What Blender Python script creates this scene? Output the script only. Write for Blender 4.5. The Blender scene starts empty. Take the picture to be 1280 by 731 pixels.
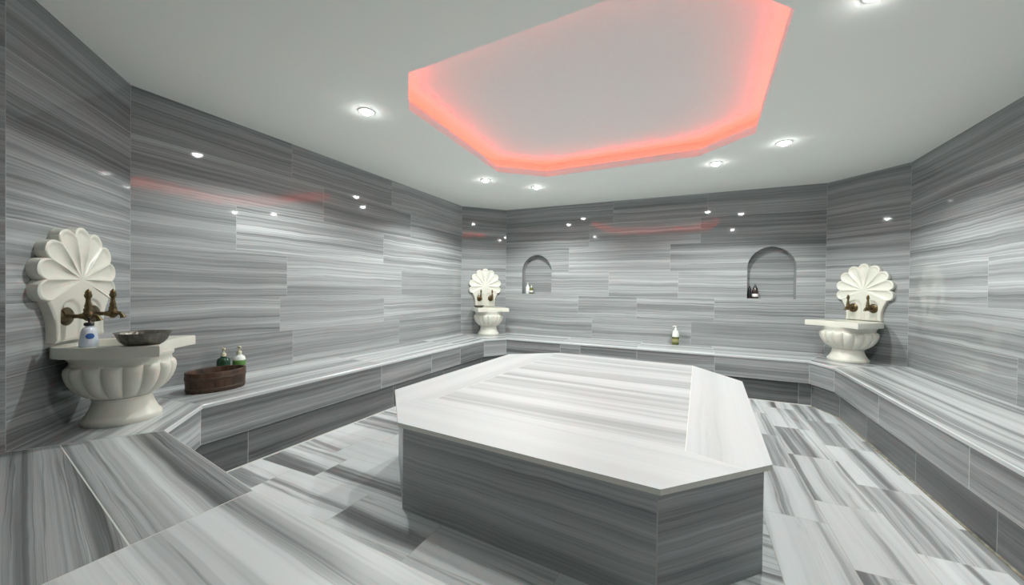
import bpy, bmesh, math, random
from mathutils import Vector, Matrix, noise
R = random.Random(7)
PI = math.pi
sc = bpy.context.scene
COL = sc.collection

# ------------------------------------------------------------------ dimensions (metres)
XL, XR, YB, ZC = -3.1226, 1.7917, 5.3232, 2.3463      # left wall, right wall, back wall, ceiling
ZB = 0.4593                                           # bench seat
C0, C1 = (-2.461, .509), (-3.1226, 1.1161)
C2, C3 = (-3.1226, 4.8124), (-2.6409, 5.3232)
C4, C5 = (1.3122, 5.3232), (1.7917, 4.7723)
YF = -1.0
ROOM = [C0, C1, C2, C3, C4, C5, (XR, YF), (C0[0], YF)]
ROWS = [0.0, .459, .755, 1.045, 1.39, 1.735, 2.055, ZC]

# ------------------------------------------------------------------ materials
def new_mat(name):
    m = bpy.data.materials.new(name); m.use_nodes = True
    nt = m.node_tree
    return m, nt, nt.nodes, nt.links, nt.nodes['Principled BSDF']

def plain(name, col, rough=.5, metal=0., spec=.5, emit=None, strength=0., trans=0., bump=0., bscale=60, mottled=0., mscale=8):
    m, nt, N, L, b = new_mat(name)
    b.inputs['Base Color'].default_value = (*col, 1); b.inputs['Roughness'].default_value = rough
    b.inputs['Metallic'].default_value = metal; b.inputs['Specular IOR Level'].default_value = spec
    b.inputs['Transmission Weight'].default_value = trans
    if emit:
        b.inputs['Emission Color'].default_value = (*emit, 1); b.inputs['Emission Strength'].default_value = strength
    if mottled or bump:
        tc = N.new('ShaderNodeTexCoord'); n = N.new('ShaderNodeTexNoise')
        n.inputs['Scale'].default_value = mscale if mottled else bscale; n.inputs['Detail'].default_value = 5
        L.new(tc.outputs['Object'], n.inputs['Vector'])
        if mottled:
            r = N.new('ShaderNodeMapRange'); r.inputs[1].default_value = .3; r.inputs[2].default_value = .7
            r.inputs[3].default_value = 1 - mottled; r.inputs[4].default_value = 1 + mottled * .4
            L.new(n.outputs['Fac'], r.inputs[0])
            mx = N.new('ShaderNodeMix'); mx.data_type = 'RGBA'; mx.blend_type = 'MULTIPLY'; mx.inputs[0].default_value = 1
            mx.inputs[6].default_value = (*col, 1); L.new(r.outputs[0], mx.inputs[7]); L.new(mx.outputs[2], b.inputs['Base Color'])
        if bump:
            n2 = N.new('ShaderNodeTexNoise'); n2.inputs['Scale'].default_value = bscale; n2.inputs['Detail'].default_value = 4
            L.new(tc.outputs['Object'], n2.inputs['Vector'])
            bp = N.new('ShaderNodeBump'); bp.inputs['Strength'].default_value = bump; bp.inputs['Distance'].default_value = .004
            L.new(n2.outputs['Fac'], bp.inputs['Height']); L.new(bp.outputs[0], b.inputs['Normal'])
    return m

def marble(name, ramp, rough=.12, fine=.5, band=1.0, broad_f=9., fine_f=55., along=.25, warp=.05, vein=.5, grout=(.48, .5, .49), gw=.0008, spec=.5, tintamt=.5):
    """striped marble: u of the 'stripe' UV map runs along the veins (metres), every tile carries its own offset and tint"""
    m, nt, N, L, b = new_mat(name)
    def math_(op, a, c=None, d=None):
        n = N.new('ShaderNodeMath'); n.operation = op
        for i, v in enumerate((a, c, d)):
            if v is None: continue
            if isinstance(v, (int, float)): n.inputs[i].default_value = v
            else: L.new(v, n.inputs[i])
        return n.outputs[0]
    def comb(x, y):
        n = N.new('ShaderNodeCombineXYZ'); L.new(x, n.inputs[0]); L.new(y, n.inputs[1]); return n.outputs[0]
    def noise_(vec, detail=3, rough_=.55):
        n = N.new('ShaderNodeTexNoise'); n.noise_dimensions = '2D'; n.inputs['Scale'].default_value = 1
        n.inputs['Detail'].default_value = detail; n.inputs['Roughness'].default_value = rough_
        L.new(vec, n.inputs['Vector']); return n.outputs['Fac']
    uv = N.new('ShaderNodeUVMap'); uv.uv_map = 'stripe'
    s = N.new('ShaderNodeSeparateXYZ'); L.new(uv.outputs[0], s.inputs[0])
    u, v = s.outputs[0], s.outputs[1]
    w = noise_(comb(math_('MULTIPLY', u, 1.1), math_('MULTIPLY', v, 2.2)), 3)
    v2 = math_('ADD', v, math_('MULTIPLY', math_('SUBTRACT', w, .5), warp))
    n1 = noise_(comb(math_('MULTIPLY', u, along * .6), math_('MULTIPLY', v2, broad_f)), 2)
    n2 = noise_(comb(math_('MULTIPLY', u, along * 1.6), math_('MULTIPLY', v2, fine_f)), 5, .65)
    n3 = noise_(comb(math_('MULTIPLY', u, along * 1.2), math_('MULTIPLY', math_('ADD', v2, 31.7), broad_f * 2.1)), 4, .6)
    at = N.new('ShaderNodeAttribute'); at.attribute_name = 'tint'
    ts = N.new('ShaderNodeSeparateColor'); L.new(at.outputs['Color'], ts.inputs[0])
    tr, tg = ts.outputs[0], ts.outputs[1]
    val = math_('ADD', math_('MULTIPLY', math_('SUBTRACT', n1, .5), 1.6 * band), math_('MULTIPLY', math_('SUBTRACT', n2, .5), 1.3 * fine))
    val = math_('ADD', val, math_('MULTIPLY', math_('SUBTRACT', n3, .5), .8 * band))
    val = math_('MULTIPLY', val, math_('ADD', math_('MULTIPLY', tg, 1.1), .45))     # contrast of the tile
    vd = math_('ABSOLUTE', math_('SUBTRACT', n3, .56))
    vr = N.new('ShaderNodeMapRange'); vr.interpolation_type = 'SMOOTHSTEP'
    vr.inputs[1].default_value = 0; vr.inputs[2].default_value = .022; vr.inputs[3].default_value = 1; vr.inputs[4].default_value = 0
    L.new(vd, vr.inputs[0])
    val = math_('SUBTRACT', val, math_('MULTIPLY', vr.outputs[0], vein * .25))
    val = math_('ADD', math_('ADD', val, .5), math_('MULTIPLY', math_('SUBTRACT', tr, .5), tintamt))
    cr = N.new('ShaderNodeValToRGB'); e = cr.color_ramp.elements
    e[0].position, e[0].color = ramp[0][0], (*ramp[0][1], 1)
    e[1].position, e[1].color = ramp[-1][0], (*ramp[-1][1], 1)
    for p, c in ramp[1:-1]:
        x = e.new(p); x.color = (*c, 1)
    L.new(val, cr.inputs[0])
    ua = N.new('ShaderNodeUVMap'); ua.uv_map = 'edge_low'; ub = N.new('ShaderNodeUVMap'); ub.uv_map = 'edge_high'
    sa = N.new('ShaderNodeSeparateXYZ'); L.new(ua.outputs[0], sa.inputs[0]); sb = N.new('ShaderNodeSeparateXYZ'); L.new(ub.outputs[0], sb.inputs[0])
    mn = math_('MINIMUM', math_('MINIMUM', sa.outputs[0], sa.outputs[1]), math_('MINIMUM', sb.outputs[0], sb.outputs[1]))
    g = math_('LESS_THAN', mn, gw)
    mx = N.new('ShaderNodeMix'); mx.data_type = 'RGBA'; L.new(g, mx.inputs[0]); L.new(cr.outputs[0], mx.inputs[6]); mx.inputs[7].default_value = (*grout, 1)
    L.new(mx.outputs[2], b.inputs['Base Color'])
    rr = math_('ADD', math_('MULTIPLY', g, .5), math_('ADD', rough, math_('MULTIPLY', math_('SUBTRACT', n2, .5), .02)))
    L.new(rr, b.inputs['Roughness'])
    b.inputs['Specular IOR Level'].default_value = spec
    return m

G = lambda v, t=(.965, 1., 1.02): (v * t[0], v * t[1], v * t[2])
GR = lambda *a: [(p, G(v)) for p, v in a]
M = {}
M['wall'] = marble('polished_wall_marble', GR((.05, .15), (.35, .25), (.52, .33), (.72, .43), (.95, .56)), rough=.05, fine=.8, band=.6, fine_f=85., broad_f=12., tintamt=.45)
M['floor'] = marble('banded_floor_marble', [(.05, G(.17, (1, 1, 1.04))), (.3, G(.34)), (.44, G(.55)), (.56, G(.74)), (.9, G(.82))], rough=.3, spec=.35, fine=.45, band=1.0, broad_f=6., fine_f=40., vein=.6, gw=.0016, grout=(.6, .6, .56), tintamt=.5)
M['seat'] = marble('bench_seat_marble', GR((.08, .2), (.36, .36), (.52, .5), (.7, .63), (.92, .76)), rough=.22, fine=.6, band=.9, gw=.0012)
M['ledge'] = marble('ledge_marble', GR((.08, .1), (.33, .3), (.5, .44), (.7, .58), (.92, .7)), rough=.35, spec=.35, fine=.5, band=.75, broad_f=8., fine_f=40., along=.12, warp=.03, vein=.7, gw=.0022, grout=(.62, .63, .6))
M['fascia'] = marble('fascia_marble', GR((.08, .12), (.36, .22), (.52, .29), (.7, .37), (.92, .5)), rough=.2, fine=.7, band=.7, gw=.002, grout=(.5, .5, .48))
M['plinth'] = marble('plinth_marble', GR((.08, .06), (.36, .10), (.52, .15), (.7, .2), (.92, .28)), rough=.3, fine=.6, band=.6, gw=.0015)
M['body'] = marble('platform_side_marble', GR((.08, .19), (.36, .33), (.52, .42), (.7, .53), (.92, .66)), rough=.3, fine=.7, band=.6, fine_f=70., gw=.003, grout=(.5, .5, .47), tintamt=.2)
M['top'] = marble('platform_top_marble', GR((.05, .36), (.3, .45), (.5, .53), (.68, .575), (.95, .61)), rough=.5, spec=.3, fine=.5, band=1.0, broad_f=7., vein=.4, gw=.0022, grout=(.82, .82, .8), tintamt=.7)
M['edge'] = plain('sawn_slab_edge', (.84, .82, .76), rough=.5)
M['basin'] = plain('cream_carved_marble', (.70, .69, .615), rough=.38, mottled=.1, mscale=5, bump=.15, bscale=40)
M['ceiling'] = plain('white_ceiling_paint', (.90, .92, .885), rough=.85)
M['cove'] = plain('white_cove_paint', (.88, .885, .88), rough=.8)
M['brass'] = plain('aged_brass', (.15, .112, .06), rough=.4, metal=.85, mottled=.35, mscale=60, bump=.4, bscale=120)
M['copper'] = plain('tinned_copper', (.22, .205, .18), rough=.4, metal=.9, mottled=.35, mscale=40, bump=.8, bscale=90)
M['chrome'] = plain('lamp_chrome', (.85, .86, .84), rough=.35)
M['lens'] = plain('lamp_lens', (1, 1, 1), emit=(1, 1, .98), strength=85.)
M['led'] = plain('red_led', (.9, .2, .15), emit=(1, .065, .03), strength=18.)
M['grime'] = plain('ochre_sealant', (.27, .255, .19), rough=.7, mottled=.5, mscale=25)
M['white_plastic'] = plain('white_plastic', (.82, .85, .8), rough=.35)
M['pale_plastic'] = plain('milky_bottle_plastic', (.68, .75, .84), rough=.25)
M['black_plastic'] = plain('black_plastic', (.012, .012, .014), rough=.35)
M['blue'] = plain('blue_label', (.03, .12, .36), rough=.4)
M['green_dark'] = plain('dark_green_plastic', (.012, .05, .022), rough=.2)
M['green_mid'] = plain('leaf_green_label', (.1, .22, .05), rough=.4)
M['olive'] = plain('olive_liquid', (.12, .13, .03), rough=.2)
M['olive_pale'] = plain('olive_label', (.30, .29, .12), rough=.4)
M['brown'] = plain('dark_brown_plastic', (.035, .024, .02), rough=.25)
M['cream_plastic'] = plain('cream_pump_plastic', (.62, .6, .45), rough=.35)
M['label_white'] = plain('white_label', (.72, .68, .68), rough=.5)

def wood_mat():
    m, nt, N, L, b = new_mat('wet_dark_wood')
    tc = N.new('ShaderNodeTexCoord'); mp = N.new('ShaderNodeMapping'); mp.inputs['Scale'].default_value = (30, 30, 5)
    n = N.new('ShaderNodeTexNoise'); n.inputs['Scale'].default_value = 1; n.inputs['Detail'].default_value = 6
    L.new(tc.outputs['Object'], mp.inputs[0]); L.new(mp.outputs[0], n.inputs['Vector'])
    cr = N.new('ShaderNodeValToRGB'); e = cr.color_ramp.elements
    e[0].position = .3; e[0].color = (.018, .008, .005, 1); e[1].position = .72; e[1].color = (.10, .045, .022, 1)
    L.new(n.outputs['Fac'], cr.inputs[0]); L.new(cr.outputs[0], b.inputs['Base Color']); b.inputs['Roughness'].default_value = .45
    bp = N.new('ShaderNodeBump'); bp.inputs['Strength'].default_value = .4; bp.inputs['Distance'].default_value = .003
    L.new(n.outputs['Fac'], bp.inputs['Height']); L.new(bp.outputs[0], b.inputs['Normal'])
    return m
M['wood'] = wood_mat()
M['hoop'] = plain('weathered_wood_hoop', (.075, .042, .026), rough=.6, mottled=.4, mscale=50)

# ------------------------------------------------------------------ object helpers
def link(name, me, parent=None, mats=()):
    o = bpy.data.objects.new(name, me); COL.objects.link(o)
    for m in mats: me.materials.append(m)
    if parent is not None: o.parent = parent
    return o

def obj(name, bm, mats, parent=None, smooth=False, recalc=True):
    if recalc: bmesh.ops.recalc_face_normals(bm, faces=bm.faces)
    me = bpy.data.meshes.new(name); bm.to_mesh(me); bm.free()
    if smooth:
        for p in me.polygons: p.use_smooth = True
    if not isinstance(mats, (list, tuple)): mats = [mats]
    return link(name, me, parent, mats)

def auto_smooth(o, ang=35):
    me = o.data
    bm = bmesh.new(); bm.from_mesh(me)
    for f in bm.faces: f.smooth = True
    for e in bm.edges:
        if len(e.link_faces) == 2 and e.calc_face_angle(0) > math.radians(ang): e.smooth = False
    bm.to_mesh(me); bm.free()

def thing(name, label, cat, loc=(0, 0, 0), rot=0, group=None):
    o = bpy.data.objects.new(name, None); COL.objects.link(o); o.empty_display_size = .05
    o.location = loc; o.rotation_euler = (0, 0, rot)
    return tag(o, label, cat, group)

def tag(o, label, cat, group=None):
    o['label'] = label; o['category'] = cat
    if group: o['group'] = group
    return o

def struct(o): o['kind'] = 'structure'; return o

def tbm():
    bm = bmesh.new()
    for n in ('stripe', 'edge_low', 'edge_high'): bm.loops.layers.uv.new(n)
    bm.loops.layers.float_color.new('tint')
    return bm

def clip(poly, rect):
    x0, y0, x1, y1 = rect
    def cut(ps, ax, lim, keep):
        out = []
        for i in range(len(ps)):
            a, b = ps[i], ps[(i + 1) % len(ps)]
            ia, ib = keep(a[ax], lim), keep(b[ax], lim)
            if ia: out.append(a)
            if ia != ib:
                t = (lim - a[ax]) / (b[ax] - a[ax]); out.append((a[0] + (b[0] - a[0]) * t, a[1] + (b[1] - a[1]) * t))
        return out
    ge, le = (lambda v, l: v >= l - 1e-9), (lambda v, l: v <= l + 1e-9)
    for ax, lim, k in ((0, x0, ge), (0, x1, le), (1, y0, ge), (1, y1, le)):
        if len(poly) < 3: return []
        poly = cut(poly, ax, lim, k)
    return poly if len(poly) > 2 else []

def rtint(lo=.2, hi=.8, c=(.2, .8)): return (R.uniform(lo, hi), R.uniform(*c), R.random())

def tile(bm, frame, poly, rect=None, ang=0., tint=None, mat=0, off=None):
    """one flat tile: poly in the (x, y) of frame = (origin, x axis, y axis)"""
    o, ux, uy = frame
    vs = [bm.verts.new(o + ux * p[0] + uy * p[1]) for p in poly]
    f = bm.faces.new(vs); f.material_index = mat
    A, B, Cc = (bm.loops.layers.uv[n] for n in ('stripe', 'edge_low', 'edge_high')); T = bm.loops.layers.float_color['tint']
    off = off or (R.uniform(0, 90), R.uniform(0, 90)); tint = tint or rtint()
    ca, sa = math.cos(ang), math.sin(ang)
    for l, p in zip(f.loops, poly):
        l[A].uv = (p[0] * ca + p[1] * sa + off[0], -p[0] * sa + p[1] * ca + off[1])
        if rect:
            l[B].uv = (p[0] - rect[0], p[1] - rect[1]); l[Cc].uv = (rect[2] - p[0], rect[3] - p[1])
        else:
            l[B].uv = (9, 9); l[Cc].uv = (9, 9)
        l[T] = (*tint, 1)
    return f

X3, Y3, Z3 = Vector((1, 0, 0)), Vector((0, 1, 0)), Vector((0, 0, 1))
def flat(z): return (Vector((0, 0, z)), X3, Y3)

def bbox2(poly):
    xs = [p[0] for p in poly]; ys = [p[1] for p in poly]; return (min(xs), min(ys), max(xs), max(ys))

def prism(bm, poly, z0, z1, ang=0., rects=None, tint=None, edge_tint=None, joints=True, mat=0, ch=.0, emat=None):
    """closed slab with a tiled top, one stone strip per side and a small chamfer along the upper edge; poly counter-clockwise"""
    fr = flat(z1); inner = offset_poly(poly, ch) if ch else poly; zc = z1 - ch; off = (R.uniform(0, 90), R.uniform(0, 90))
    if rects:
        for rc in rects:
            q = clip(inner, rc)
            if q: tile(bm, fr, q, rc, ang, tint, mat)
    else:
        tile(bm, fr, inner, None, ang, tint, mat, off)
    n = len(poly)
    for i in range(n):
        j = (i + 1) % n
        a, b = Vector((*poly[i], z0)), Vector((*poly[j], z0))
        ux = (b - a).normalized(); ln = (b - a).length
        rc = (0, 0, ln, zc - z0)
        tile(bm, (a, ux, Z3), [(0, 0), (ln, 0), (ln, zc - z0), (0, zc - z0)], rc if joints else None, 0, edge_tint or tint, mat if emat is None else emat)
        if ch:
            c, d = Vector((*inner[i], z1)), Vector((*inner[j], z1)); a2, b2 = a + Z3 * (zc - z0), b + Z3 * (zc - z0)
            uy = ((c - a2) - ux * (c - a2).dot(ux)); h = uy.length; uy.normalize()
            tile(bm, (a2, ux, uy), [(0, 0), (ln, 0), ((d - a2).dot(ux), h), ((c - a2).dot(ux), h)], None, 0, (.95, .1, 0), mat)
    tile(bm, flat(z0), list(reversed(poly)), None, ang, tint, mat)
    bmesh.ops.remove_doubles(bm, verts=bm.verts, dist=1e-5)

def offset_poly(poly, d):
    """inward offset of a counter-clockwise convex polygon"""
    n = len(poly); out = []
    for i in range(n):
        p0, p1, p2 = (Vector(poly[(i + k) % n]) for k in (-1, 0, 1))
        a = (p1 - p0).normalized(); b = (p2 - p1).normalized()
        na, nb = Vector((-a.y, a.x)), Vector((-b.y, b.x))
        k = d / (1 + na.dot(nb)); q = p1 + (na + nb) * k
        out.append((q.x, q.y))
    return out

def ccw(poly):
    s = sum(poly[i][0] * poly[(i + 1) % len(poly)][1] - poly[(i + 1) % len(poly)][0] * poly[i][1] for i in range(len(poly)))
    return poly if s > 0 else list(reversed(poly))

def lathe(bm, prof, n=32, loc=(0, 0, 0), sx=1., sy=1., mat=0, rfun=None, close=False):
    """prof: list of (radius, z); radius 0 closes with a pole"""
    rings = []
    for r, z in prof:
        if r <= 1e-6:
            rings.append([bm.verts.new((loc[0], loc[1], loc[2] + z))])
        else:
            ring = []
            for i in range(n):
                t = 2 * PI * i / n; rr = rfun(r, z, t) if rfun else r
                ring.append(bm.verts.new((loc[0] + sx * rr * math.cos(t), loc[1] + sy * rr * math.sin(t), loc[2] + z)))
            rings.append(ring)
    pairs = list(zip(rings, rings[1:])) + ([(rings[-1], rings[0])] if close else [])
    for a, b in pairs:
        for i in range(n):
            j = (i + 1) % n
            if len(a) == 1 and len(b) == 1: continue
            if len(a) == 1: f = bm.faces.new((a[0], b[i], b[j]))
            elif len(b) == 1: f = bm.faces.new((a[i], a[j], b[0]))
            else: f = bm.faces.new((a[i], a[j], b[j], b[i]))
            f.material_index = mat

def tube(bm, pts, radii, n=12, mat=0):
    pts = [Vector(p) for p in pts]
    if not isinstance(radii, (list, tuple)): radii = [radii] * len(pts)
    rings = []
    up = Vector((0, 0, 1))
    for i, p in enumerate(pts):
        d = (pts[min(i + 1, len(pts) - 1)] - pts[max(i - 1, 0)]).normalized()
        s = d.cross(up)
        if s.length < .05: s = d.cross(Vector((1, 0, 0)))
        s.normalize(); t = s.cross(d).normalized()
        rings.append([bm.verts.new(p + (s * math.cos(2 * PI * k / n) + t * math.sin(2 * PI * k / n)) * radii[i]) for k in range(n)])
    for a, b in zip(rings, rings[1:]):
        for k in range(n):
            f = bm.faces.new((a[k], a[(k + 1) % n], b[(k + 1) % n], b[k])); f.material_index = mat
    bm.faces.new(list(reversed(rings[0]))).material_index = mat; bm.faces.new(rings[-1]).material_index = mat

def bez(p0, p1, p2, n=8):
    p0, p1, p2 = Vector(p0), Vector(p1), Vector(p2)
    return [p0 * (1 - t) ** 2 + p1 * 2 * t * (1 - t) + p2 * t * t for t in [i / n for i in range(n + 1)]]

# ------------------------------------------------------------------ walls
def wall(name, a, b, rows_joints, special=None, niches=(), z0=0.):
    """a, b: ends in plan; x of the frame runs from a to b; rows_joints: one list of joint positions per course, bottom first"""
    a3, b3 = Vector((*a, 0)), Vector((*b, 0)); ux = (b3 - a3).normalized(); ln = (b3 - a3).length
    bm = tbm(); fr = (a3, ux, Z3)
    for r in range(len(ROWS) - 1):
        js = [0.] + sorted(j for j in rows_joints[r] if 0 < j < ln) + [ln]
        for k in range(len(js) - 1):
            rc = (js[k], ROWS[r], js[k + 1], ROWS[r + 1])
            t = (special or {}).get((r, k)) or rtint(.3, .7, (.15, .6))
            tile(bm, fr, clip([(0, 0), (ln, 0), (ln, ZC), (0, ZC)], rc), rc, 0, t)
    inward = Vector((-.7, 2.4, 0)) - a3; nrm = Vector((ux.y, -ux.x, 0))
    if nrm.dot(inward) < 0: nrm = -nrm
    for arch in niches:                                  # arch: convex outline in wall coordinates (x, z)
        bx = bbox2(arch)
        n = len(arch)
        for i in range(n):
            p, q = arch[i], arch[(i + 1) % n]
            P, Q = a3 + ux * p[0] + Z3 * p[1], a3 + ux * q[0] + Z3 * q[1]
            pn = (Q - P).cross(nrm)
            fs = []
            for f in bm.faces:
                cs = [((v.co - a3).dot(ux), v.co.z) for v in f.verts]
                fb = bbox2(cs)
                if fb[0] < bx[2] and fb[2] > bx[0] and fb[1] < bx[3] and fb[3] > bx[1]: fs.append(f)
            geom = fs + list({e for f in fs for e in f.edges}) + list({v for f in fs for v in f.verts})
            bmesh.ops.bisect_plane(bm, geom=geom, plane_co=P, plane_no=pn, dist=1e-6)
        dead = []
        for f in bm.faces:
            c = f.calc_center_median(); p = ((c - a3).dot(ux), c.z)
            ins = all((arch[(i + 1) % n][0] - arch[i][0]) * (p[1] - arch[i][1]) - (arch[(i + 1) % n][1] - arch[i][1]) * (p[0] - arch[i][0]) > -1e-7 for i in range(n))
            if ins: dead.append(f)
        bmesh.ops.delete(bm, geom=dead, context='FACES')
        dep = .115
        back = (a3 - nrm * dep, ux, Z3)
        zs = [bx[1], 1.39, bx[3] + .01] if bx[1] < 1.39 < bx[3] else [bx[1], bx[3]]
        for z_a, z_b in zip(zs, zs[1:]):
            rc = (bx[0] - .1, z_a, bx[2] + .1, z_b); q = clip(arch, rc)
            if q: tile(bm, back, q, rc, 0, rtint(.25, .45, (.3, .5)))
        so = (R.uniform(0, 50), R.uniform(0, 50)); run = 0
        for i in range(n):                               # reveal
            p, q = arch[i], arch[(i + 1) % n]
            P = a3 + ux * p[0] + Z3 * p[1]; d = (ux * (q[0] - p[0]) + Z3 * (q[1] - p[1])); l = d.length
            tile(bm, (P, d.normalized(), -nrm), [(0, 0), (l, 0), (l, dep), (0, dep)], None, 0, (.35, .4, 0), 0, (so[0] + run, so[1])); run += l
    o = obj(name, bm, M['wall'], recalc=False)
    return struct(o)

def arch(xc, w, z0, zs, zt, n=9):
    """slightly pointed arch, counter-clockwise from bottom left"""
    h = w / 2; right = []
    for i in range(n + 1):
        t = i / n; c = 1 - (1 - t) ** 1.0
        right.append((xc + h * math.cos(c * PI / 2), zs + (zt - zs) * (.90 * math.sin(c * PI / 2) + .10 * c)))
    left = [(2 * xc - x, z) for x, z in reversed(right[:-1])]
    return [(xc - h, z0), (xc + h, z0)] + right + left

yl = lambda *a: [v - C1[1] for v in a]
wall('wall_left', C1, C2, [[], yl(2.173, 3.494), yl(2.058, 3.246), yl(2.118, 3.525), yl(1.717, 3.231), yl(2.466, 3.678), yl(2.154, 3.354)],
     special={(4, 1): (.92, .95, .3), (4, 0): (.42, .3, 0), (6, 0): (.05, .3, .1), (6, 1): (.35, .3, .1), (5, 0): (.5, .55, .1), (5, 1): (.35, .3, 0), (4, 2): (.6, .7, 0), (3, 1): (.6, .4, .1), (2, 1): (.62, .35, .1), (2, 2): (.7, .75, .1), (1, 1): (.6, .2, .2), (1, 0): (.35, .25, .4), (2, 0): (.52, .5, .1), (3, 0): (.45, .45, .2)})  # first top-course tile: dark stone, plus dimness below the ceiling put into its tint
xb = lambda *a: [v - C3[0] for v in a]
NL = arch(-2.128 - C3[0], .468, 1.062, 1.395, 1.645); NR = arch(.806 - C3[0], .478, 1.055, 1.42, 1.665)
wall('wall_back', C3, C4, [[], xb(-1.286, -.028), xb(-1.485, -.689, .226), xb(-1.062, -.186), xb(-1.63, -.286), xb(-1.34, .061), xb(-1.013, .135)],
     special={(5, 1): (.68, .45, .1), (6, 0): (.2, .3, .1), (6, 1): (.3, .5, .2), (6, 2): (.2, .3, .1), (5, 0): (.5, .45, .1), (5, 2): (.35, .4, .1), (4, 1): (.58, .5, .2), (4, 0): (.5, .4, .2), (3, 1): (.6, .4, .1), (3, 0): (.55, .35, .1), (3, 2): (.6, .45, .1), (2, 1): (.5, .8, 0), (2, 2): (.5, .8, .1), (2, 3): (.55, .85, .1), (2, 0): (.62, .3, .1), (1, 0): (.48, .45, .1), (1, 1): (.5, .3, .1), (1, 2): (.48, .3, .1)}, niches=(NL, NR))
yr = lambda *a: [C5[1] - v for v in a]
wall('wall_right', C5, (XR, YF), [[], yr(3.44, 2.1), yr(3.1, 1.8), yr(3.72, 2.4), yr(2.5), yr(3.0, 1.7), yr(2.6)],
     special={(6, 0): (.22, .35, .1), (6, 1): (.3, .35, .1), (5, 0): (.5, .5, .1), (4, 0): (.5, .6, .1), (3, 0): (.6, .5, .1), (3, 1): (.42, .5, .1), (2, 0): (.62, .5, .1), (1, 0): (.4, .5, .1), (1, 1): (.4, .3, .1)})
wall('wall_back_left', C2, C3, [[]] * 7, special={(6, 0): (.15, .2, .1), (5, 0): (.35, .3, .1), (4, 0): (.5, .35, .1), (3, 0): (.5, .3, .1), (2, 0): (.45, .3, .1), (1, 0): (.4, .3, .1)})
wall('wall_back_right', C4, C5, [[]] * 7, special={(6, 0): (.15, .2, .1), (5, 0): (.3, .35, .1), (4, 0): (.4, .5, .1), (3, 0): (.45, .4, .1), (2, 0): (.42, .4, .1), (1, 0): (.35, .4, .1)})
wall('wall_front_left', C0, C1, [[]] * 7, special={(6, 0): (.05, .45, .1), (5, 0): (.15, .5, .1), (4, 0): (.4, .6, .1), (3, 0): (.45, .4, .1), (2, 0): (.4, .35, .1), (1, 0): (.35, .4, .1)})  # top course tinted extra dark: upper-wall shade added to the tile's own tone
wall('wall_side_left', (C0[0], YF), C0, [[]] * 7)
wall('wall_front', (XR, YF), (C0[0], YF), [[], [1., 2.3], [1.6, 3.], [.8, 2.1], [1.4, 2.9], [1., 2.2], [1.7, 3.1]])

# ------------------------------------------------------------------ floor
bm = tbm()
fr = flat(0)
XS = .335                                               # left of it the courses run across the room, right of it along it
ry = [YF, -.7, -.42, -.14, .14, .42, .70, .985, 1.27, 1.555, 1.84, 2.125, 2.41, 2.695, 2.98, 3.265, 3.55, 3.835, 4.12, 4.405, 4.69, YB]
fixed = {7: [-2.9, -2.21, -1.6, -1.08, -.47, .12], 8: [-2.74, -2.225, -1.59, -1.075, -.47, .1], 9: [-2.6, -2.035, -1.3, -.7, -.1], 10: [-2.9, -2.2, -1.5, -.9, -.3], 11: [-2.6, -2.05, -1.4, -.8, -.2]}
for i in range(len(ry) - 1):
    s = R.uniform(.0, .6)
    js = fixed.get(i) or [XL + s + .6 * k for k in range(1, 6)]
    js = [XL] + [j for j in js if XL < j < XS - .05] + [XS]
    for k in range(len(js) - 1):
        rc = (js[k], ry[i], js[k + 1], ry[i + 1])
        tile(bm, fr, [(rc[0], rc[1]), (rc[2], rc[1]), (rc[2], rc[3]), (rc[0], rc[3])], rc, R.uniform(-.09, -.03), rtint(.5, .92, (.45, .95)))
cx = [XS, .612, .893, 1.172, 1.45, XR]
cy = [[1.75, 2.36, 3.0, 3.625, 4.25], [2.02, 2.6, 3.27, 3.89, 4.5], [2.27, 2.93, 3.58, 4.2], [2.0, 2.6, 3.2, 3.8, 4.4], [2.3, 2.9, 3.5, 4.1]]
ct = {(0, 5): (.6, .95, 0), (0, 4): (.8, .7, 0), (0, 3): (.55, .3, 0), (0, 2): (.8, .7, 0), (0, 1): (.85, .6, 0), (1, 5): (.6, .95, 0), (1, 4): (.62, .25, 0), (1, 3): (.5, .9, 0), (1, 2): (.75, .9, 0), (1, 1): (.75, .6, 0), (2, 4): (.4, .4, 0), (2, 3): (.38, .3, 0), (2, 2): (.65, .7, 0), (2, 1): (.35, .4, 0)}
for i in range(5):
    js = [YF, -.4, .2, .8, 1.4] + cy[i] + [YB]
    for k in range(len(js) - 1):
        rc = (cx[i], js[k], cx[i + 1], js[k + 1])
        tile(bm, fr, [(rc[0], rc[1]), (rc[2], rc[1]), (rc[2], rc[3]), (rc[0], rc[3])], rc, PI / 2 + R.uniform(-.03, .03), ct.get((i, k - 4)) or rtint(.3, .8, (.4, .9)))
struct(obj('floor', bm, M['floor'], recalc=False))

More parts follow.
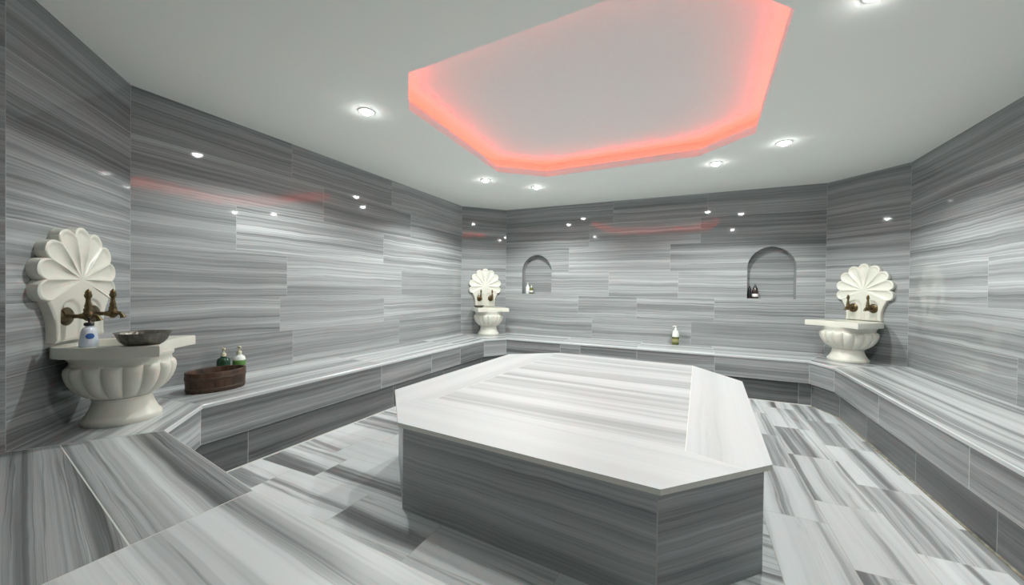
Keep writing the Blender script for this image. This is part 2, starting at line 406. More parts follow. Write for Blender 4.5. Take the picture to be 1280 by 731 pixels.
# ------------------------------------------------------------------ ceiling with the sunken light cove
COVE = [(-1.476, 1.71), (-.02, 1.60), (.369, 2.009), (.406, 3.443), (.021, 3.833), (-1.461, 3.901), (-1.868, 3.543), (-1.778, 2.063)]
LIP, DEEP, SET = .065, .17, .13
bm = bmesh.new()
outer = [bm.verts.new((*p, ZC)) for p in ccw(ROOM)]; inner = [bm.verts.new((*p, ZC)) for p in COVE]
es = [bm.edges.new((l[i], l[(i + 1) % len(l)])) for l in (outer, inner) for i in range(len(l))]
bmesh.ops.triangle_fill(bm, use_beauty=True, use_dissolve=False, edges=es)
WIDE = offset_poly(COVE, -SET); HOLE2 = offset_poly(COVE, -.022)
def ring(poly, z): return [bm.verts.new((*p, z)) for p in poly]
def bridge(a, b, mat=1):
    for i in range(len(a)):
        f = bm.faces.new((a[i], a[(i + 1) % len(a)], b[(i + 1) % len(b)], b[i])); f.material_index = mat
r1 = ring(COVE, ZC + LIP); bridge(inner, r1)
r2 = ring(HOLE2, ZC + LIP); bridge(r1, r2)
r3 = ring(HOLE2, ZC + .012); bridge(r2, r3)
r4 = ring(WIDE, ZC + .012); bridge(r3, r4)
r5 = ring(WIDE, ZC + DEEP); bridge(r4, r5)
f = bm.faces.new(r5); f.material_index = 1
struct(obj('ceiling', bm, [M['ceiling'], M['cove']]))

a_, b_ = offset_poly(COVE, -.05), offset_poly(COVE, -.062)
bm = bmesh.new()
q = [ring(a_, ZC + .013), ring(b_, ZC + .013), ring(b_, ZC + .023), ring(a_, ZC + .023)]
for i in range(4): bridge(q[i], q[(i + 1) % 4], 0)
tag(obj('led_strip', bm, M['led']), 'red glowing light strip hidden behind the lip of the octagonal ceiling recess', 'light strip')

# ------------------------------------------------------------------ downlights
def downlight(x, y, label):
    t = thing('recessed_downlight', label, 'ceiling light', (x, y, ZC), 0, 'recessed ceiling downlights')
    b1 = bmesh.new(); lathe(b1, [(.036, -.001), (.038, -.006), (.052, -.005), (.055, -.0005), (.055, .012), (.036, .012)], 32, close=True)
    auto_smooth(obj('trim_ring', b1, M['chrome'], t))
    b2 = bmesh.new(); lathe(b2, [(0, -.026), (.012, -.0245), (.022, -.020), (.030, -.012), (.035, -.001), (.035, .01), (0, .01)], 24)
    auto_smooth(obj('lens', b2, M['lens'], t))
    l = bpy.data.lights.new('downlight_beam', 'SPOT'); l.energy = POWER; l.spot_size = math.radians(SPOT); l.spot_blend = BLEND
    l.shadow_soft_size = .035; l.color = (.955, 1., .96)
    # wide batwing beam: the optics throw more light sideways than straight down
    l.use_nodes = True; nt = l.node_tree; N = nt.nodes; em = N['Emission']
    ge = N.new('ShaderNodeNewGeometry'); sp = N.new('ShaderNodeSeparateXYZ'); nt.links.new(ge.outputs['Incoming'], sp.inputs[0])
    ab = N.new('ShaderNodeMath'); ab.operation = 'ABSOLUTE'; nt.links.new(sp.outputs[2], ab.inputs[0])
    mxn = N.new('ShaderNodeMath'); mxn.operation = 'MAXIMUM'; mxn.inputs[1].default_value = .36; nt.links.new(ab.outputs[0], mxn.inputs[0])
    pw = N.new('ShaderNodeMath'); pw.operation = 'POWER'; pw.inputs[1].default_value = -WING; nt.links.new(mxn.outputs[0], pw.inputs[0])
    nt.links.new(pw.outputs[0], em.inputs['Strength'])
    lo = bpy.data.objects.new('downlight_beam', l); COL.objects.link(lo); lo.parent = t; lo.location = (0, 0, -.07)
POWER, SPOT, BLEND, WING = 37., 144., .5, 1.7
downlight(-2.064, 1.962, 'bright round ceiling downlight nearest the big shell washbasin, beside the red recess')
downlight(-2.129, 3.752, 'small ceiling downlight off the back left slant of the red recess, nearer the left wall')
downlight(-1.718, 4.253, 'farthest small ceiling downlight, between red recess and the left arched niche')
downlight(.167, 4.111, 'ceiling downlight off the back right slant of the red recess, closer to the back wall')
downlight(.638, 3.753, 'ceiling downlight right of the red recess, above the clear floor by the right bench')
downlight(.655, 2.03, 'ceiling downlight at the top edge of the photo, right of the recess')

# ------------------------------------------------------------------ bench round the room
W_ = .639
bench = thing('marble_bench', 'long grey striped marble bench running round the room along the tiled walls', 'bench', (0, 0, 0))
I0, I1, I2, I3, I4, I5 = (-2.197, .907), (-2.484, 1.195), (-2.484, 4.405), (-2.303, 4.684), (1.036, 4.684), (1.153, 4.40)
IR = (1.153, .70)
ST = .022
e = .004
def seat(poly, ang, rects=None, tint=None, mat='seat', et=(.9, .2, 0)):
    b = tbm(); prism(b, ccw(poly), ZB - ST, ZB, ang, rects, tint, et, ch=.004)
    return obj('seat_slab', b, M[mat], bench)
def strips(x0, y0, x1, y1, js, axis):
    js = [(y0 if axis else x0)] + js + [(y1 if axis else x1)]
    return [((x0, a, x1, b) if axis else (a, y0, b, y1)) for a, b in zip(js, js[1:])]
big = 6
seat([C1, I1, I2, C2], PI / 2, strips(-4, 0, -2, 6, [2.58, 3.9], 1), (.62, .6, .1))
seat([C2, I2, I3, C3], .8, None, (.62, .4, .1))
seat([C3, I3, I4, C4], 0, strips(-4, 4, 3, 6, [-1.54, -.60, .21], 0), (.6, .45, 0))
seat([C4, I4, I5, C5], -.8, None, (.5, .5, .1))
seat([C5, I5, IR, (XR, .70)], PI / 2 + .02, strips(0, 0, 3, 6, [2.0], 1), (.55, .75, .1))
seat([C0, I0, I1, C1], PI * .75, None, (.3, .5, .1))
# ledge in front of the camera: three stones
LA, LB, LC, LD = (-1.30, .772), (-1.305, .467), (-2.382, .632), (-.45, .72)
def ledge(poly, ang, tint, et=(.6, .2, 0)):
    b = tbm(); q = ccw(poly); prism(b, q, ZB - .03, ZB, ang, None, tint, et)
    A = b.loops.layers.uv['edge_low']
    for f in b.faces:                                    # light joints: only on the sides given by the stone's own outline
        if f.normal.z > .5 or abs(f.calc_center_median().z - ZB) < 1e-4:
            cs = [l.vert.co for l in f.loops]
            for l in f.loops: pass
    return obj('ledge_slab', b, M['ledge'], bench)
gap = .0035
def shrink(poly, d=.0022): return offset_poly(ccw(poly), d)
ledge(shrink([I0, LA, LB, LC]), -.16, (.62, .75, 0))
ledge(shrink([C0, LC, LB, (-1.31, YF), (C0[0], YF)]), -.22, (.18, .8, 0))
ledge(shrink([LA, LD, (1.153, .70), (XR, .70), (XR, YF), (-1.31, YF), LB]), -.10, (.80, .6, 0))
b = tbm(); prism(b, ccw([(C0[0], YF), C0, LC, I0, LA, LD, (XR, .70), (XR, YF)]), ZB - .035, ZB - .0005, 0, None, (.9, .2, 0))
M['grout'] = plain('pale_joint_filler', (.66, .67, .64), rough=.7)
obj('joint_filler', b, M['grout'], bench)

RUN = [I0, I1, I2, I3, I4, I5, IR]
def inset_line(pts, d):
    """shift an open polyline towards the walls"""
    out = []
    for i, p in enumerate(pts):
        p = Vector(p)
        ds = []
        if i > 0: ds.append((p - Vector(pts[i - 1])).normalized())
        if i < len(pts) - 1: ds.append((Vector(pts[i + 1]) - p).normalized())
        ns = [Vector((-q.y, q.x)) for q in ds]
        n = sum(ns, Vector((0, 0))); k = d / (1 + ns[0].dot(ns[1])) if len(ns) == 2 else d
        q = p + n * k; out.append((q.x, q.y))
    return out
def front_panels(name, d0, d1, z0, z1, mat, joints, tints):
    A, B = inset_line(RUN, d0), inset_line(RUN, d1)
    for i in range(len(RUN) - 1):
        a, b2 = Vector((*A[i], z0)), Vector((*A[i + 1], z0)); ux = (b2 - a).normalized(); ln = (b2 - a).length
        b = tbm(); js = [0] + [j for j in joints.get(i, []) if 0 < j < ln] + [ln]; h = z1 - z0
        for k in range(len(js) - 1):
            rc = (js[k], 0, js[k + 1], h); tile(b, (a, ux, Z3), [(rc[0], 0), (rc[2], 0), (rc[2], h), (rc[0], h)], rc, 0, tints.get((i, k)) or rtint(.35, .6, (.3, .6)))
        c, d = Vector((*B[i], z0)), Vector((*B[i + 1], z0)); l2 = (d - c).length
        tile(b, (c, ux, Z3), [(0, 0), (0, h), (l2, h), (l2, 0)])
        for z in (z0, z1):
            tile(b, flat(z), [A[i], A[i + 1], B[i + 1], B[i]])
        for P, Q in ((A[i], B[i]), (A[i + 1], B[i + 1])):
            u = Vector((Q[0] - P[0], Q[1] - P[1], 0)); l = u.length
            tile(b, (Vector((*P, z0)), u.normalized(), Z3), [(0, 0), (l, 0), (l, h), (0, h)])
        bmesh.ops.remove_doubles(b, verts=b.verts, dist=1e-5)
        obj(name, b, M[mat], bench)
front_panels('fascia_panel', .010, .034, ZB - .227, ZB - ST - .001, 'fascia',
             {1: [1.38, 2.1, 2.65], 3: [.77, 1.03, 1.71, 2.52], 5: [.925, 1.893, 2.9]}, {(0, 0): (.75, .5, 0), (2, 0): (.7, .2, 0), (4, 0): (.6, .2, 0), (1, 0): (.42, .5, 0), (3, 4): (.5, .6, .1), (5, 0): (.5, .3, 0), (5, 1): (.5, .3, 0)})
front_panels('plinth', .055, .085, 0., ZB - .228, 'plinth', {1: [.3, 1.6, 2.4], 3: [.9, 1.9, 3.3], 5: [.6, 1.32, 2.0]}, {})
# underside board closing the toe recess
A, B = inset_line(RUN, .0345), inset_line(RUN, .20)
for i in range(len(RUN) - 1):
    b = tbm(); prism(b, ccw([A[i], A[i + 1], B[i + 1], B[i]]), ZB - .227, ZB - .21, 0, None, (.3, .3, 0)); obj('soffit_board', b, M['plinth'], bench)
# sealant line where the right plinth meets the floor
P5 = inset_line(RUN, .055)
bm = bmesh.new()
tube(bm, [(*P5[5], .003), (P5[6][0], 1.2, .003)], .007, 8)
tube(bm, [(P5[4][0], P5[4][1], .003), (*P5[5], .003)], .005, 8)
struct(obj('trim_1', bm, M['grime']))
bm = bmesh.new()
tube(bm, [(P5[1][0], P5[1][1], .001), (*P5[2], .001)], .006, 8); tube(bm, [(*P5[2], .001), (*P5[3], .001)], .006, 8); tube(bm, [(*P5[3], .001), (*P5[4], .001)], .006, 8)
struct(obj('trim_2', bm, M['grout']))

# ------------------------------------------------------------------ central platform
plat = thing('marble_platform', 'low octagonal marble platform with a white top standing in the middle of the floor', 'platform', (-.7, 2.65, 0))
PC = Vector((-.7, 2.65))
A_, B_, C_, D_, E_, F_, G_, H_ = (-1.795, 1.972), (-1.345, 1.5), (-.093, 1.407), (.293, 1.815), (.343, 3.392), (-.002, 3.892), (-1.312, 3.945), (-1.74, 3.602)
OCT = [A_, B_, C_, D_, E_, F_, G_, H_]; ZT = .45
loc = lambda poly: [(p[0] - PC.x, p[1] - PC.y) for p in poly]
mid = lambda p, q, t=.5: (p[0] + (q[0] - p[0]) * t, p[1] + (q[1] - p[1]) * t)
P1, P2 = (-1.43, 1.93), (-.023, 1.80)
mAB, mCD = mid(A_, B_, .45), mid(C_, D_, .75)
def top(name, poly, ang, tint):
    b = tbm(); q = loc(ccw(poly)); q2 = offset_poly(q, .0013)
    prism(b, q2, ZT - .022, ZT, ang, None, tint, (.9, .2, 0), emat=1); return obj(name, b, [M['top'], M['edge']], plat)
top('border_slab', [mAB, P1, G_, H_, A_], PI / 2 - .03, (.74, .12, 0))
top('border_slab', [B_, C_, mCD, P2, P1, mAB], -.09, (.82, .15, 0))
top('border_slab', [mCD, D_, E_, F_, P2], PI / 2 - .02, (.78, .06, 0))
top('center_slab', [P1, P2, F_, G_], -.06, (.46, .62, 0))
b = tbm(); prism(b, loc(offset_poly(OCT, .004)), ZT - .0215, ZT - .0003, 0, None, (.9, .2, 0)); obj('joint_filler', b, M['edge'], plat)
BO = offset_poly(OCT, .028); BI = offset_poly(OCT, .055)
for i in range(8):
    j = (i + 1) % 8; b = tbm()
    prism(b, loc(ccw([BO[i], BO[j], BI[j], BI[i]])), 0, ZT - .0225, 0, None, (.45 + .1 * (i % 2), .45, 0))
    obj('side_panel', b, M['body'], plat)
bm = bmesh.new()
# ------------------------------------------------------------------ washbasins
bm.free()
def frame_of(a, b):
    m = Vector(((a[0] + b[0]) / 2, (a[1] + b[1]) / 2, 0)); t = Vector((b[0] - a[0], b[1] - a[1], 0)).normalized(); n = Vector((t.y, -t.x, 0))
    return m, t, n
FR = {'L': (C0, C1, -.10), 'F': (C2, C3, .01), 'R': (C4, C5, .02)}
def base_at(key, lat=0., out=0., z=0.):
    a, b, cl = FR[key]; m, t, n = frame_of(a, b); p = m + t * (cl + lat) + n * out
    return (p.x, p.y, z), math.atan2(t.y, t.x)     # local x = along the wall, local -y = out of the wall

ZR = .855; ZRL = ZB + (.855 - ZB) * .972                                              # top of the rim
BO_ = .225                                             # bowl centre, distance from the wall
def rim_outline(n=8):
    """plan of the rim, x along the wall, y = distance from the wall; square ears at the front corners and a swelling front"""
    half = [(.135, .002), (.155, .010), (.188, .040), (.217, .085), (.238, .14), (.250, .20), (.256, .26), (.258, .33), (.257, .40), (.255, .46), (.252, .50), (.19, .480), (.12, .462), (.055, .449), (0, .446)]
    half = [(x * .935, .002 + (y - .002) * .935) for x, y in half]
    return half[:-1] + [(0, half[-1][1])] + [(-x, y) for x, y in reversed(half[:-1])]
def make_basin():
    t = thing('marble_washbasin', '', 'washbasin')
    # pedestal
    b = bmesh.new()
    lathe(b, [(0, 0), (.154, 0), (.158, .005), (.158, .022), (.154, .030), (.147, .036), (.140, .048), (.131, .066), (.124, .084), (.119, .102), (.117, .112), (.121, .118), (.121, .124), (0, .124)], 56, (0, -BO_, 0))
    auto_smooth(obj('pedestal', b, M['basin'], t), 40)
    # fluted bowl
    NF = 16
    b = bmesh.new()
    ft = [(.118, .1245), (.135, .132), (.160, .148), (.186, .174), (.206, .206), (.217, .238), (.221, .262), (.218, .282), (.207, .292)]
    amp = [.1, .5, .9, 1, 1, 1, 1, .9, .3]
    prof = [(0, .1245)] + ft + [(.200, .294), (.198, .316), (.208, .3285), (.208, ZR - ZB - .0525), (.17, ZR - ZB - .0525), (.168, .30), (.155, .26), (.12, .21), (.06, .185), (0, .18)]
    am = {p: a for p, a in zip(ft, amp)}
    def rf(r, z, a):
        k = am.get((r, z), 0)
        s = abs(math.sin(a * NF / 2)) ** .62           # rounded lobes, sharp valleys
        return r * (1 - .10 * k * (1 - s))
    lathe(b, prof, NF * 12, (0, -BO_, 0), rfun=rf)
    auto_smooth(obj('bowl', b, M['basin'], t), 50)
    # rim slab with a round opening
    b = bmesh.new(); ol = rim_outline(); n = len(ol); zt, zb = ZR - ZB, ZR - ZB - .052
    import itertools
    NI = 48; ro = .172
    ins = [(ro * math.cos(2 * PI * i / NI), BO_ + ro * math.sin(2 * PI * i / NI)) for i in range(NI)]
    def lay(z, dz=0, shrink_=0.):
        o = [b.verts.new((x * (1 - shrink_), -(.002 + (y - .002) * (1 - shrink_ * .6)), z)) for x, y in ol]
        i = [b.verts.new((x, -y, z)) for x, y in ins]
        es = [b.edges.new((l[k], l[(k + 1) % len(l)])) for l in (o, i) for k in range(len(l))]
        bmesh.ops.triangle_fill(b, use_beauty=True, use_dissolve=False, edges=es)
        return o, i
    o1, i1 = lay(zt, 0, .012); o0, i0 = lay(zb)
    om = [b.verts.new((x, -y, zt - .006)) for x, y in ol]
    for lo, hi in ((o0, om), (om, o1), (i0, i1)):
        for k in range(len(lo)):
            b.faces.new((lo[k], lo[(k + 1) % len(lo)], hi[(k + 1) % len(lo)], hi[k]))
    auto_smooth(obj('rim', b, M['basin'], t), 30)
    return t

FZ = 1.165                                             # focus of the shell fan
def make_shell():
    t = thing('shell_backsplash', '', 'basin backsplash')
    rc_, a_r, sp = .215, .0515, math.radians(26)
    th0 = PI / 2 - 4 * sp
    stem = [(.208, 1.0635), (.197, 1.042), (.184, 1.018), (.172, .99), (.163, .955), (.159, .92), (.159, .89), (.164, .862), (0, .862)]
    def Rout(th):
        k = round((th - th0) / sp)
        if 0 <= k <= 8 and abs(th - (th0 + k * sp)) <= sp / 2 + 1e-9:
            ph = th - (th0 + k * sp); return rc_ * math.cos(ph) + math.sqrt(max(a_r ** 2 - (rc_ * math.sin(ph)) ** 2, 0)), k, ph / (sp / 2)
        # stem
        dx, dz = abs(math.cos(th)), math.sin(th)
        best = None
        for p, q in zip(stem, stem[1:]):
            p2, q2 = (p[0], p[1] - FZ), (q[0], q[1] - FZ)
            d = (q2[0] - p2[0], q2[1] - p2[1]); den = dx * d[1] - dz * d[0]
            if abs(den) < 1e-9: continue
            r = (p2[0] * d[1] - p2[1] * d[0]) / den; s = (p2[0] * dz - p2[1] * dx) / den
            if r > 0 and -.001 <= s <= 1.001: best = r if best is None else min(best, r)
        if best is None:
            best = .2
        return best, None, 0
    b = bmesh.new(); NT = 504; NR_ = 34; T = .050
    rings = []; back = []; side = []
    ctr = b.verts.new((0, -(T - .010), FZ))
    for i in range(NT):
        th = 2 * PI * i / NT - PI / 2
        # keep the angle in the lobes' range
        tt = th if th > -PI / 2 else th + 2 * PI
        ro, k, s = Rout(tt)
        col = []
        for j in range(1, NR_ + 1):
            r = j / NR_; x, z = ro * r * math.cos(tt), FZ + ro * r * math.sin(tt)
            if k is not None:
                edge = min(1, (1 - r) / .12); rise = min(1, r / .5)
                sc_ = (1 - abs(s) ** 2.6) * (edge * edge * (3 - 2 * edge)) * (rise * rise * (3 - 2 * rise))
                out = T - .004 - .015 * sc_ - .006 * (1 - rise * rise)
                if r > .93: out -= .010 * ((r - .93) / .07) ** 2
            else:
                # two arches in low relief round the taps
                xx = abs(x) - .074; rad = math.hypot(xx, (z - 1.0) * 1.0)
                arch_ = .066 - rad if z > 1.0 else .066 - abs(xx)
                out = T - .010 - (.008 * max(0, min(1, arch_ / .012)))
                e2 = min(1, (1 - r) * ro / .012)
                out -= .006 * (1 - e2) ** 2
            col.append(b.verts.new((x, -out, z)))
        rings.append(col)
        back.append(b.verts.new((ro * math.cos(tt), -.0005, FZ + ro * math.sin(tt))))
    for i in range(NT):
        j = (i + 1) % NT
        b.faces.new((ctr, rings[i][0], rings[j][0]))
        for k in range(NR_ - 1): b.faces.new((rings[i][k], rings[i][k + 1], rings[j][k + 1], rings[j][k]))
        b.faces.new((rings[i][-1], back[i], back[j], rings[j][-1]))
    b.faces.new(back)
    auto_smooth(obj('shell_panel', b, M['basin'], t), 50)
    # two brass taps
    for sx in (-.092, .092):
        zt = .984; d = .040
        body = bmesh.new()
        tube(body, [(sx, -d - .012, zt), (sx, -.075, zt), (sx, -.082, zt), (sx, -.088, zt), (sx, -.098, zt), (sx, -.118, zt), (sx, -.128, zt)],
             [.0105, .010, .014, .014, .018, .018, .011], 16)
        tube(body, [(sx, -.108, zt + .028), (sx, -.108, zt + .016), (sx, -.108, zt - .012), (sx, -.108, zt - .024)], [.012, .018, .018, .007], 16)
        tube(body, bez((sx, -.12, zt), (sx, -.142, zt + .012), (sx, -.150, zt - .024), 10), [.0095] * 8 + [.010, .012, .013], 14)
        o = obj('tap', body, M['brass'], t); auto_smooth(o, 50)
        f_ = bmesh.new(); lathe(f_, [(0, 0), (.044, 0), (.045, .004), (.040, .009), (.026, .013), (.013, .016), (.010, .022), (0, .022)], 32)
        bmesh.ops.rotate(f_, verts=f_.verts, cent=(0, 0, 0), matrix=Matrix.Rotation(PI / 2, 3, 'X'))
        bmesh.ops.translate(f_, verts=f_.verts, vec=(sx, -d + .010, zt))
        auto_smooth(obj('flange', f_, M['brass'], o), 50)
        h = bmesh.new(); lathe(h, [(0, .020), (.014, .020), (.0165, .032), (.012, .042), (.0135, .052), (.010, .064), (.0085, .080), (.009, .088), (.013, .095), (.014, .104), (.0105, .114), (.0115, .119), (.007, .128), (0, .136)], 20, (sx, -.108, zt))
        auto_smooth(obj('handle', h, M['brass'], o), 60)
    for c in t.children:
        c.location.z = -.862
    return t

def copy_tree(o, parent=None):
    c = o.copy(); COL.objects.link(c)
    if parent is not None: c.parent = parent
    for ch in list(o.children): copy_tree(ch, c)
    return c
bas, shl = make_basin(), make_shell()
labels = {'L': ('big cream marble washbasin with fluted bowl nearest the camera, holding a soap dispenser', 'large scalloped shell backsplash with brass taps above the nearest washbasin'),
          'F': ('small far cream washbasin standing in the back left corner beside the left arched niche', 'scalloped shell backsplash on the narrow wall in the back left corner'),
          'R': ('cream fluted washbasin standing in the back right corner with nothing on its rim', 'scalloped shell backsplash on the slanted wall in the back right corner')}
for i, k in enumerate('LFR'):
    for src, lab, g, z in ((bas, labels[k][0], 'carved marble washbasins', ZB), (shl, labels[k][1], 'shell backsplashes with taps', .862)):
        o = src if i == 0 else copy_tree(src); o.scale = (1, 1, 1)
        p, rz = base_at(k, .03 if k == 'L' and src is shl else 0, z=z); o.location = p; o.rotation_euler = (0, 0, rz); o['label'] = lab; o['group'] = g
        w_ = {'L': (.92, 1.08), 'F': (.97, .95), 'R': (1.03, .95)}[k][0 if src is bas else 1]
        o.scale = (w_, w_ if src is bas else 1, (.972 if src is bas else .955) if k == 'L' else 1)

# ------------------------------------------------------------------ things on the basins and bench
def metal_bowl(key, lat, out, r, h, tilt, label, z=ZR + .001):
    p, rz = base_at(key, lat, out, z)
    t = bpy.data.objects.new('hammam_bowl', None)
    b = bmesh.new()
    rf = lambda rr, zz, a: rr * (1 + (.012 * math.sin(a * 24) if h * .2 < zz < h * .8 else 0))
    lathe(b, [(0, 0), (r * .6, 0), (r * .70, h * .07), (r * .82, h * .32), (r * .91, h * .68), (r * .97, h * .95), (r * 1.02, h), (r * .97, h * .985), (r * .89, h * .68), (r * .80, h * .36), (r * .68, h * .13), (r * .5, h * .08), (r * .18, h * .08), (r * .12, h * .2), (0, h * .24)], 96, rfun=rf)
    o = obj('hammam_bowl', b, M['copper']); auto_smooth(o, 60)
    o.location = p; o.rotation_euler = (tilt[0], tilt[1], rz)
    bpy.data.objects.remove(t)
    return tag(o, label, 'bowl', 'tinned copper bathing bowls')
metal_bowl('L', -.125, .335, .104, .058, (0, 0), 'wide embossed metal bowl resting on the nearest washbasin rim', ZRL + .001)
metal_bowl('F', -.15, .22, .075, .03, (0, 0), 'small metal bowl resting on the far back left washbasin rim')

def pump(t, z, r, mat, face=0., scale=1., sub=None):
    b = bmesh.new(); s = scale
    lathe(b, [(0, z), (r, z), (r, z + .014 * s), (r * .8, z + .018 * s), (.0045 * s, z + .020 * s), (.0045 * s, z + .036 * s), (.009 * s, z + .037 * s), (.010 * s, z + .047 * s), (0, z + .049 * s)], 20)
    d = Vector((math.cos(face), math.sin(face), 0))
    tube(b, [Vector((0, 0, z + .043 * s)), d * .02 * s + Vector((0, 0, z + .044 * s)), d * .036 * s + Vector((0, 0, z + .038 * s))], [.0055 * s, .005 * s, .004 * s], 10)
    o = obj('pump', b, mat, t); auto_smooth(o, 50); return o

def bottle(name, label, cat, loc, r, prof, mats, pumpz, pmat, face, group=None, bands=(), sy=1., rot=0., pr=None, ps=1.):
    t = thing(name, label, cat, loc, rot, group)
    b = bmesh.new(); lathe(b, [(0, 0)] + [(r * k, z) for k, z in prof] + [(0, prof[-1][1])], 32, sy=sy)
    o = obj('bottle_body', b, mats, t); auto_smooth(o, 45)
    for z0, z1, k, m, nm in bands:
        b = bmesh.new(); lathe(b, [(r * k, z0), (r * k + .0006, z0 + .0006), (r * k + .0006, z1 - .0006), (r * k, z1)], 32, sy=sy)
        auto_smooth(obj(nm, b, m, t), 45)
    if pumpz: pump(t, pumpz, pr or r * .42, pmat, face, ps)
    return t
# soap dispenser on the near basin: tapering milky bottle, black pump, blue oval label
p, rz = base_at('L', -.15, .15, ZRL + .0005)
t = thing('soap_dispenser', 'milky white soap dispenser with black pump and blue label under the nearest brass taps', 'soap dispenser', p, rz)
b = bmesh.new(); lathe(b, [(0, 0), (.037, 0), (.041, .004), (.040, .02), (.034, .06), (.030, .078), (.024, .086), (.015, .090), (.0145, .096), (0, .096)], 36, sy=.75); auto_smooth(obj('bottle_body', b, M['pale_plastic'], t), 45)
pump(t, .096, .017, M['black_plastic'], PI * .1, .75)
b = bmesh.new()
cam_dir = math.atan2(-p[1], -p[0]) - rz + .12
def on_body(a, z):
    rr = (.040 + (.034 - .040) * (z - .02) / .04 if z < .06 else .034 - .004 * (z - .06) / .018) + .0012
    return (rr * math.cos(a), .75 * rr * math.sin(a), z)
prev = [b.verts.new(on_body(cam_dir + .12, .050))]
for q in (.25, .5, .75, 1.):
    cur = [b.verts.new(on_body(cam_dir + .12 + q * .5 * math.cos(k / 20 * 2 * PI), .050 + q * .013 * math.sin(k / 20 * 2 * PI))) for k in range(20)]
    for k in range(20):
        if len(prev) == 1: b.faces.new((prev[0], cur[k], cur[(k + 1) % 20]))
        else: b.faces.new((prev[k], cur[k], cur[(k + 1) % 20], prev[(k + 1) % 20]))
    prev = cur
obj('label', b, M['blue'], t)

# wooden tub on the bench
tub = thing('wooden_tub', 'dark brown oval wooden tub with hoops on the left bench, empty', 'tub', (-2.80, 1.425, ZB + .0005), math.radians(-8))
SX, SY, TH = .112, .165, .126
b = bmesh.new()
NS = 20
def rfw(r, z, a):
    return r * (1 - .008 * (abs(math.sin(a * NS / 2)) < .12))
lathe(b, [(0, .0), (.96, 0), (.985, TH * .5), (1.0, TH - .003), (.985, TH), (.925, TH), (.91, TH - .004), (.885, .02), (0, .02)], NS * 8, sx=SX, sy=SY, rfun=rfw)
auto_smooth(obj('tub_body', b, M['wood'], tub), 40)
for z in (.010, .078):
    k0 = .96 + .04 * z / TH
    b = bmesh.new(); lathe(b, [(k0 + .004, z), (k0 + .018, z + .002), (k0 + .020, z + .017), (k0 + .006, z + .019), (k0 - .02, z + .008)], 96, sx=SX, sy=SY, close=True)
    auto_smooth(obj('hoop', b, M['hoop'], tub), 40)

PB = [(.94, 0), (1, .006), (1, .13), (.9, .147), (.6, .156), (.42, .160), (.42, .166)]
bottle('lotion_bottle', 'dark green pump bottle behind the wooden tub, left of its pale twin', 'bottle', (-3.03, 1.585, ZB + .0005), .040, PB, M['green_dark'], .166, M['cream_plastic'], -.3, 'toiletry bottles', [(.03, .10, 1.0, M['green_mid'], 'label')], ps=1.25)
bottle('lotion_bottle', 'white pump bottle with green band behind the wooden tub', 'bottle', (-3.03, 1.69, ZB + .0005), .040, PB, M['white_plastic'], .166, M['cream_plastic'], -.3, 'toiletry bottles', [(.075, .125, 1.0, M['green_mid'], 'label')], ps=1.25)
bottle('shampoo_bottle', 'olive and white pump bottle standing alone on the back bench', 'bottle', (-.203, 5.235, ZB + .0005), .041, [(.94, 0), (1, .006), (1, .098)], M['olive'], None, None, 0, 'toiletry bottles', [(.03, .07, 1.0, M['olive_pale'], 'label')])
o = bpy.data.objects['shampoo_bottle']
b = bmesh.new(); lathe(b, [(0, .098), (.0405, .098), (.0405, .105), (.036, .150), (.028, .172), (.014, .178), (.013, .186), (0, .186)], 32); auto_smooth(obj('bottle_shoulder', b, M['white_plastic'], o), 45)
pump(o, .186, .015, M['white_plastic'], PI, 1.)
zL, zR_ = 1.0625, 1.0555
bottle('lotion_bottle', 'taller white pump bottle in the left arched niche, beside its green one', 'bottle', (-2.290, 5.375, zL), .030, [(.94, 0), (1, .005), (1, .09), (.85, .108), (.5, .116), (.4, .12)], M['white_plastic'], .12, M['white_plastic'], -1., 'toiletry bottles', [(.02, .05, 1.0, M['label_white'], 'label')])
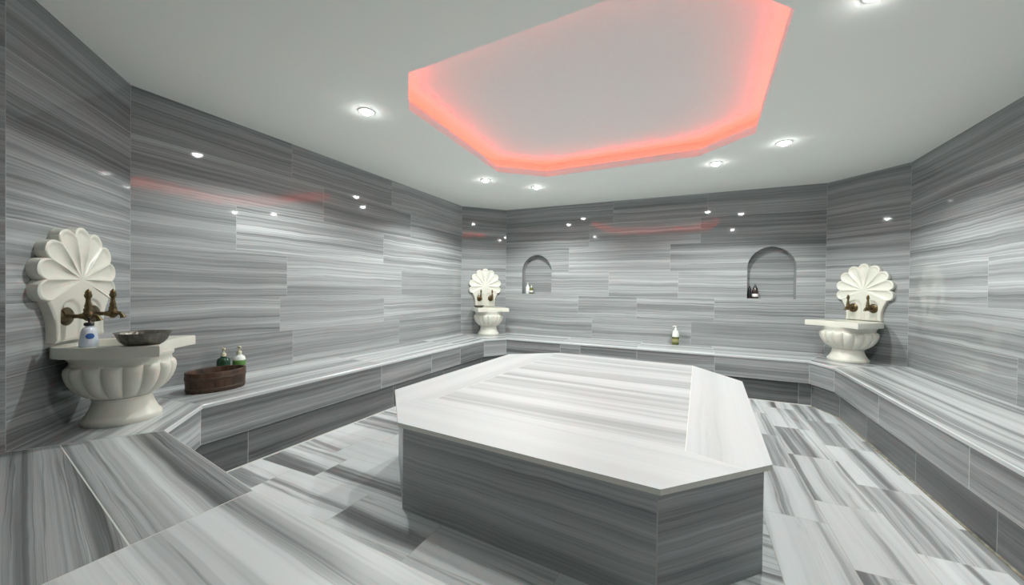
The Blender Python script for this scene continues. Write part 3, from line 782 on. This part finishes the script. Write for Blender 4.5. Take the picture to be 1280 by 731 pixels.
bottle('lotion_bottle', 'shorter green bottle with white cap and label in the left arched niche', 'bottle', (-2.225, 5.362, zL), .030, [(.94, 0), (1, .005), (1, .07), (.85, .085), (.5, .092), (.4, .096)], M['olive'], .096, M['white_plastic'], -1., 'toiletry bottles', [(.02, .05, 1.0, M['label_white'], 'label')], ps=.7)
bottle('shampoo_bottle', 'brown pump bottle with pale label in the right arched niche', 'bottle', (.655, 5.365, zR_), .032, [(.94, 0), (1, .005), (1, .085), (.8, .12), (.5, .135), (.45, .14)], M['brown'], .14, M['black_plastic'], -2., 'toiletry bottles', [(.02, .055, 1.0, M['label_white'], 'label')], ps=.7)
bottle('shampoo_bottle', 'slim black bottle in the right arched niche, against its side wall', 'bottle', (.598, 5.372, zR_), .020, [(.94, 0), (1, .005), (1, .11), (.8, .125), (.5, .13), (.5, .145)], M['black_plastic'], None, None, 0, 'toiletry bottles')

# ------------------------------------------------------------------ camera
cd = bpy.data.cameras.new('camera'); co = bpy.data.objects.new('camera', cd); COL.objects.link(co)
f_px, yaw, pitch, roll = 478.9897, -.4438, -.0099, .0128
cyw, syw = math.cos(yaw), math.sin(yaw)
fwd = Vector((math.cos(pitch) * syw, math.cos(pitch) * cyw, math.sin(pitch))); rt = Vector((cyw, -syw, 0)); up = rt.cross(fwd)
r2 = rt * math.cos(roll) + up * math.sin(roll); u2 = -rt * math.sin(roll) + up * math.cos(roll)
co.matrix_world = Matrix(((r2.x, u2.x, -fwd.x, 0), (r2.y, u2.y, -fwd.y, 0), (r2.z, u2.z, -fwd.z, 1.1343), (0, 0, 0, 1)))
cd.sensor_fit = 'HORIZONTAL'; cd.sensor_width = 36; cd.lens = f_px / 1280 * 36; cd.clip_start = .02
sc.camera = co

w = bpy.data.worlds.new('world'); sc.world = w; w.use_nodes = True
w.node_tree.nodes['Background'].inputs[0].default_value = (0, 0, 0, 1)
sc.view_settings.view_transform = 'Standard'; sc.view_settings.look = 'None'; sc.view_settings.gamma = 1
sc.view_settings.use_curve_mapping = False; sc.view_settings.exposure = 0.
cy_ = sc.cycles
cy_.use_denoising = True
try: cy_.denoiser = 'OPENIMAGEDENOISE'
except Exception: pass
cy_.max_bounces = 16; cy_.diffuse_bounces = 12; cy_.glossy_bounces = 6; cy_.sample_clamp_indirect = 6
